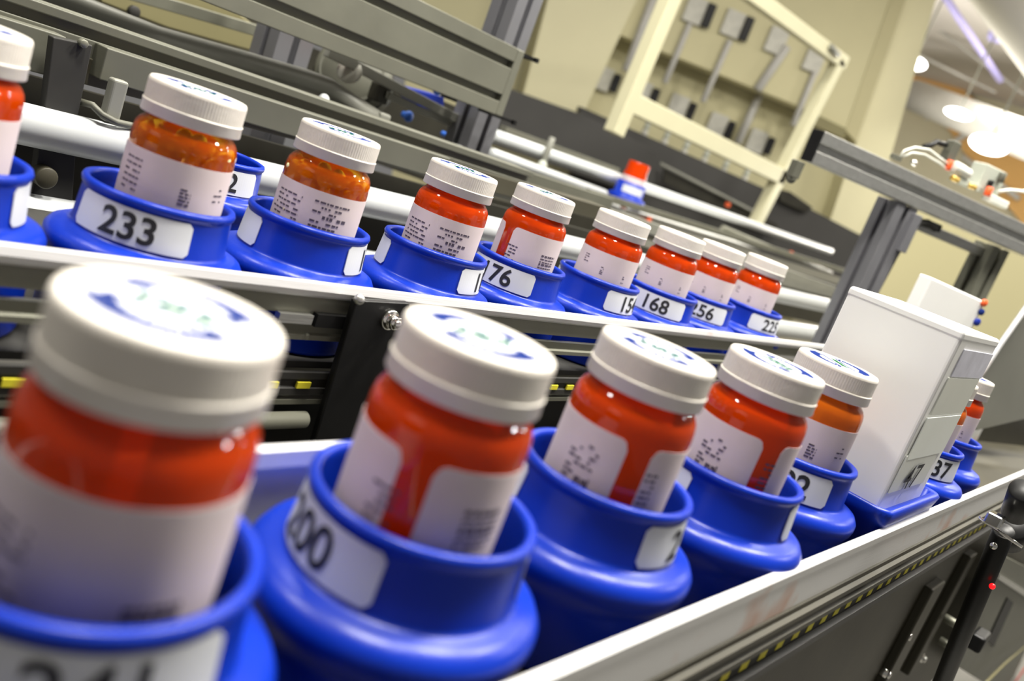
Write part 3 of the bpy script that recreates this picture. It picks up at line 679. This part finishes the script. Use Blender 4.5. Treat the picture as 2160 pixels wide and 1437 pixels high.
tag(MB().tube([gpt(244, -40, 14), gpt(248, 20, 14), gpt(252, 66, 12), gpt(262, 84, 10), gpt(278, 88, 10), gpt(300, 84, 10)], 5.5).build('cable', 'black_rubber'), 'black cable bending down the slotted post below the bright beam', 'cable')
ug = thing('cross_bar', 'thin aluminium bar with a black clip just under the bright beam', 'bar', gpt(380, 80, 30))
MB().obox(gpt(385, 82, 46), ga*90, gn*10, Z*8).build('bar', 'alu', ug, bevel=1)
MB().obox(gpt(312, 88, 30), ga*14, gn*8, Z*6).build('clip', 'black_plastic', ug, bevel=1)
MB().obox(gpt(240, 62, 0), ga*8, gn*5, Z*30).build('gusset', 'alu_lilac', ug, bevel=1)
p = gpt(-4, 84, 10); tag(MB().obox(p, ga*7, gn*7, Z*12).ball(p-Z*14, 7, n=8).build('beam_bracket', 'grey_paint', bevel=1), 'small metal bracket hanging at the left end of the bright beam', 'bracket')
# valves on top of the beam
def gp(x, y, d=25): return onp(x, y, (g0+gn*d, gn))
vm = thing('air_valve', 'grey air valve block with a black plug and red tip on the bright beam', 'valve', gpt(250, 146, 25))
MB().obox(gp(2078, 378, 30), ga*26, gn*14, Z*20).build('block', 'valve_grey', vm, bevel=2)
p = gp(2005, 318); MB().obox(p, ga*8, gn*9, Z*15).build('connector', 'grey_paint', vm, bevel=2)
MB().tube([gp(1948, 310), gp(1965, 306), gp(1976, 299), gp(1984, 303), gp(1996, 306)], 4.2).build('cable_plug', 'black_plastic', vm)
p = gp(2002, 348, 10); MB().rod(p+Z*7, p-Z*8, 5.0, 16).build('red_tip', 'orange_red', vm)
MB().rod(gp(2012, 350, 14), gp(2042, 368, 14), 8.5, 20).build('cylinder', 'tubing', vm)
for q in ((2014, 377), (2050, 393)): MB().rod(gp(q[0]-7, q[1]-3, 10), gp(q[0]+7, q[1]+4, 10), 4.6, 6).build('brass_nut', 'brass', vm)
MB().obox(gp(2034, 386, 20), ga*26, gn*10, Z*5).build('manifold', 'valve_grey', vm, bevel=1)
v2 = thing('air_valve', 'second air valve with a red tip nearer the right edge, on the bright beam', 'valve', gpt(330, 146, 25))
p = gp(2085, 404, 8); MB().rod(p+Z*7, p-Z*7, 5.4, 16).build('red_tip', 'orange_red', v2)
MB().obox(gp(2100, 424, 14), ga*22, gn*9, Z*6).build('block', 'tubing', v2, bevel=2)
p = gp(2114, 375, 12); MB().rod(p+Z*8-ga*2, p-Z*8+ga*0, 5.5, 14).build('knob', 'grey_paint', v2)
p = gp(2090, 386, 12); MB().rod(p+Z*4, p-Z*5, 4.5, 14).build('plug', 'black_plastic', v2)
for pts, r, lab in (([(1898, 332), (1908, 318), (1930, 311), (1960, 316), (1985, 335), (1998, 345)], 1.8, 'clear air hose arching left from the first air valve'),
                    ([(1906, 330), (1925, 322), (1950, 326), (1980, 343), (1996, 356)], 1.6, 'lower clear air hose beside the arching one'),
                    ([(2105, 404), (2130, 401), (2165, 405), (2200, 412)], 2.6, 'clear air hose leaving to the right of the second air valve')):
    tag(MB().tube([gp(a, b, 10) for a, b in pts], r).build('air_hose', 'tubing'), lab, 'hose', 'air hoses on the bright beam')
p = gp(1928, 344, 10); tag(MB().ball(p, 5, (1.5, 1, 1), 10).build('hose_fitting', 'chrome'), 'shiny hose fitting on the bright beam left of the air valves', 'fitting')
p = gp(1890, 332, 10); tag(MB().obox(p, ga*8, gn*5, Z*3.5).build('hose_clip', 'grey_paint', bevel=1), 'grey hose clip at the foot of the arching hose', 'clip')
# second white box beyond, with coloured discs
w2 = thing('white_box', 'smaller white box in the distance behind the tall one, with coloured spots on its end', 'box', at(2010, 700, 300))
BP2 = AP((2005, 660), 1120, 122); ba = Vector((math.sin(rad(122)), math.cos(rad(122)), 0)); bn = Vector((-ba.y, ba.x, 0)); bn = bn if bn.dot(F) > 0 else -bn
A, B_ = onp(1966, 586, BP2), onp(2080, 638, BP2)
MB().slab([A, B_, B_-Z*62, A-Z*62], bn*22).build('carton', 'white_box', w2, bevel=2)
q = B_-Z*8+ba*1-bn*1
for (px, mm_, r_) in (((2077, 640), 'orange_red', 4.6), ((2071, 659), 'ink_blue', 4.2), ((2062, 680), 'blue_paint', 5)):
    q = onp(px[0], px[1], (BP2[0]-bn*2, BP2[1])); MB().rod(q+bn*3, q-bn*1, r_, 16).build('coloured_spot', mm_, w2)
# machine behind the second box
tag(MB().slab([onp(a, b, (g0+gn*420, gn)) for a, b in ((1880, 420), (2200, 560), (2200, 900), (1800, 800))], gn*20).build('olive_cover', 'beige_dark'), 'olive beige cover filling the opening under the bright beam', 'cover')
# side guard at the right edge
SG = AP((2120, 800), 1150, 100); sa = SG[1] if SG[1].dot(F) > 0 else -SG[1]
sgd = thing('side_guard', 'grey sheet metal guard with a bright sloping edge at the right edge of the picture', 'guard', onp(2130, 880, SG))
MB().slab([onp(a, b, SG) for a, b in ((2178, 632), (2240, 600), (2240, 868), (2160, 884), (2060, 908), (2040, 840), (2072, 786))], sa*5).build('sheet', 'grey_light', sgd)
MB().tube([onp(a, b, (SG[0]-sa*3, SG[1])) for a, b in ((2182, 628), (2160, 656), (2112, 724), (2076, 780), (2056, 812))], 3.2).build('bright_edge', 'rail_alu', sgd)
tag(MB().slab([onp(a, b, (SG[0]+sa*60, SG[1])) for a, b in ((2040, 860), (2240, 840), (2240, 1010), (2040, 1000))], sa*6).build('underframe', 'dark_metal'), 'dark gap with machinery under the grey guard at the right edge', 'machinery')
bar((2140, 880), (2200, 925), 340, 9, 6, 'orange_red', 'red_strip', 'dark red strip in the gap under the grey guard', 'strip')

# ------------------------------------------------------------------ sensor stand, lower right
SY = 62
ss = thing('sensor_stand', 'black rod stand with a glowing red light beside the nearest conveyor, lower right', 'sensor', at(2060, 1250, SY))
MB().rod(at(2118, 1120, SY), at(1975, 1470, SY), 7.2, 24).build('rod', 'black_plastic', ss)
MB().rod(at(2160, 1034, SY-2), at(2142, 1084, SY-2), 9, 24).build('knob', 'black_plastic', ss)
MB().rod(at(2138, 1108, SY), at(2128, 1138, SY), 11.5, 28).build('collar', 'black_plastic', ss)
c = at(2120, 1104, SY+2)
MB().lathe([(13.5, -1), (16, -1), (16, 1), (13.5, 1), (13.5, -1)], c-Z*7, 40, Vector((.2, -.15, 1)).normalized()).build('ring', 'chrome', ss)
MB().obox(at(2098, 1096, SY+4), X*6, Y_*5, Z*4).build('clamp', 'chrome', ss, bevel=1.2)
MB().ball(at(2096, 1152, SY), 2.4, n=10).build('screw', 'chrome', ss)
p = at(2093, 1237, SY-7.5); MB().ball(p, 2.1, n=10).build('red_light', 'led', ss)
mb = MB()
MB().obox(at(2065, 1350, SY+4), X*18, Y_*7, Z*9).build('cable_clamp', 'black_plastic', ss, bevel=3)
br2 = thing('slotted_bracket', 'dull grey bracket with an upright slot behind the black sensor rod', 'bracket', at(2120, 1300, 90))
q = [at(2118, 1172, 90), at(2230, 1230, 90), at(2120, 1470, 90), at(2010, 1400, 90)]
MB().slab(q, Y_*6).build('plate', 'grey_paint', br2, bevel=1)
MB().slab([at(2126, 1262, 88), at(2138, 1272, 88), at(2096, 1366, 88), at(2084, 1352, 88)], Y_*3).build('slot', 'black_rubber', br2)
MB().slab([at(2110, 1212, 87), at(2190, 1262, 87), at(2186, 1274, 87), at(2106, 1222, 87)], Y_*5).build('lip', 'alu', br2)
tag(MB().tube([at(2200, 1380, 74), at(2160, 1412, 72), at(2138, 1445, 72), at(2110, 1480, 72)], 2.2).build('wire', 'red_wire'), 'red wire in the lower right corner', 'wire')
tag(MB().tube([at(2180, 1350, 70), at(2120, 1400, 70), at(2070, 1450, 70), at(2040, 1490, 70)], 2.0).build('wire', 'olive_panel'), 'olive wire beside the red one in the lower right corner', 'wire')
for px, lab in (((2018, 1318), 'upper of the two small metal screws left of the black sensor rod'), ((2006, 1365), 'lower metal fitting left of the black sensor rod')):
    p = at(px[0], px[1], 96); tag(MB().rod(p+Y_*14, p-Y_*3, 5, 12).ball(p-Y_*3, 4.4, n=8).build('metal_screw', 'alu_grey'), lab, 'screw')

# ------------------------------------------------------------------ the room
def struct(o): o['kind'] = 'structure'; return o
struct(MB().box((-3000, -3000, -1250), (13500, 9000, -1200)).build('floor', 'floor_grey'))
struct(MB().box((-3000, -3000, 1800), (13500, 9000, 1850)).build('ceiling', 'ceiling_grey'))
EA = rad(81); en = Vector((math.sin(EA), math.cos(EA), 0)); ea = Vector((en.y, -en.x, 0))
def ewall(d, s0, s1, z0, z1, th, m, nm): return struct(MB().sweep([(0, 0), (th, 0), (th, z1-z0), (0, z1-z0)], en*d+ea*s0+Z*z0, en*d+ea*s1+Z*z0, en, Z).build(nm, m))
ewall(9600, -4500, 4500, -1200, 1800, 60, 'wall_cream', 'wall_far')
EP = (en*9500, en)
def ep(x, y, d=9500): return onp(x, y, (en*d, en))
tag(MB().slab([ep(1800, 60), ep(1935, 95), ep(2180, 330), ep(2300, 430), ep(2300, 560), ep(2180, 500), ep(2040, 330), ep(1985, 250), ep(1830, 170)], en*40).build('wall_band', 'wall_tan'), None, None, kind='structure')
for i, (a, b, w, lab) in enumerate((((1895, 172), (2010, 230), 24, 'upper pale brace across the tan wall band'), ((1950, 250), (2005, 222), 22, 'pale slanting brace left of the small oval lamp'), ((2015, 298), (2070, 262), 30, 'pale slanting brace between the two oval lamps'), ((2030, 330), (2150, 420), 24, 'pale brace running down to the right behind the valves'))):
    p, q = ep(a[0], a[1], 9400), ep(b[0], b[1], 9400); tag(MB().rod(p, q, w, 10).build('roof_brace', 'duct'), lab, 'brace', 'roof braces in the far hall')
tag(MB().rod(ep(1925, 200, 7800), ep(2230, 322, 6600), 118, 40).build('air_duct', 'duct'), 'big round pale air duct in the far hall, above the oval lamps', 'duct')
tag(MB().rod(ep(2050, -80, 5200), ep(2260, 200, 5200), 110, 32).build('air_duct', 'duct'), 'pale duct slanting through the top right corner', 'duct')
tag(MB().rod(ep(1985, -20, 6000), ep(2110, 170, 7200), 22, 16).build('ceiling_pipe', 'pipe_purple'), 'thin lilac pipe slanting under the far ceiling', 'pipe')
tag(MB().rod(ep(2095, 70, 6200), ep(2220, 100, 6000), 50, 16).build('ceiling_pipe', 'pipe_purple'), 'short thick lilac pipe at the top right edge', 'pipe')
for a, b, lab in (((1950, 40), (2160, 200), 'thin truss rod under the far ceiling, right of the beige column'), ((1930, 112), (2100, 196), 'shadowy lower truss rod under the far ceiling'), ((2060, 20), (2180, 60), 'upper truss rod at the top right')):
    tag(MB().rod(ep(a[0], a[1], 7600), ep(b[0], b[1], 7600), 11, 10).build('truss_rod', 'conduit'), lab, 'rod', 'truss rods under the far ceiling')
for px, d, rx, lab in (((1928, 133), 6100, 78, 'white oval lamp beside the beige column, upper left of the three'), ((2022, 240), 5900, 82, 'small flat white oval lamp in the middle of the far hall'), ((2086, 305), 5400, 100, 'largest white oval lamp, nearest the valves')):
    p = ep(px[0], px[1], d); t = thing('hall_lamp', lab, 'lamp', p, 'white oval hall lamps')
    pl = bpy.data.lights.new('hall_glow', 'POINT'); pl.energy = 42; pl.color = (1, .95, .85); pl.shadow_soft_size = .15
    po = bpy.data.objects.new('hall_glow', pl); C.objects.link(po); po.location = W(p-Z*650)
    MB().ball(p, rx, (1, 1, .5 if rx != 82 else .34), 16).build('glowing_bowl', 'lamp', t)
    MB().rod(p+Z*(rx*.3), p+Z*(1790-p.z), 6, 10).build('hanger', 'grey_light', t)
# pale partitions of the far hall below the band
tag(MB().slab([ep(1700, 300, 5200), ep(1900, 380, 5200), ep(1860, 560, 5200), ep(1650, 470, 5200)], en*50).build('partition_panel', 'beige_light'), 'pale partition panel seen left of the bright beam', 'panel')

# ------------------------------------------------------------------ light
def area(loc, size, power, col=(1, .96, .88), shape='DISK', rot=(0, 0, 0)):
    l = bpy.data.lights.new('ceiling_light', 'AREA'); l.shape = shape; l.size = size; l.energy = power; l.color = col
    o = bpy.data.objects.new('ceiling_light', l); C.objects.link(o); o.location = loc; o.rotation_euler = rot; return o
for x, y, p in ((.2, .2, 1), (1.0, .0, 1), (1.8, -.2, 1), (-.5, 1.2, .5), (.8, 1.3, .6), (2.2, 1.4, .5), (3.6, .6, .5), (5.2, 0, .7), (3.4, -1.2, .7), (6.4, 1.4, 1.0), (7.6, -.6, 1.0)):
    area((x, y, 2.85), .28, 46*p)
w = bpy.data.worlds.new('world'); bpy.context.scene.world = w; w.use_nodes = True
bg = w.node_tree.nodes['Background']; bg.inputs[0].default_value = (1, .97, .93, 1); bg.inputs[1].default_value = .19
sc = bpy.context.scene
sc.view_settings.view_transform = 'Standard'; sc.view_settings.look = 'None'; sc.view_settings.exposure = 0.0; sc.view_settings.gamma = 1
sc.view_settings.use_curve_mapping = False
sc.cycles.max_bounces = 8; sc.cycles.transparent_max_bounces = 12
for o in bpy.data.objects:
    if '_b' in o: del o['_b']
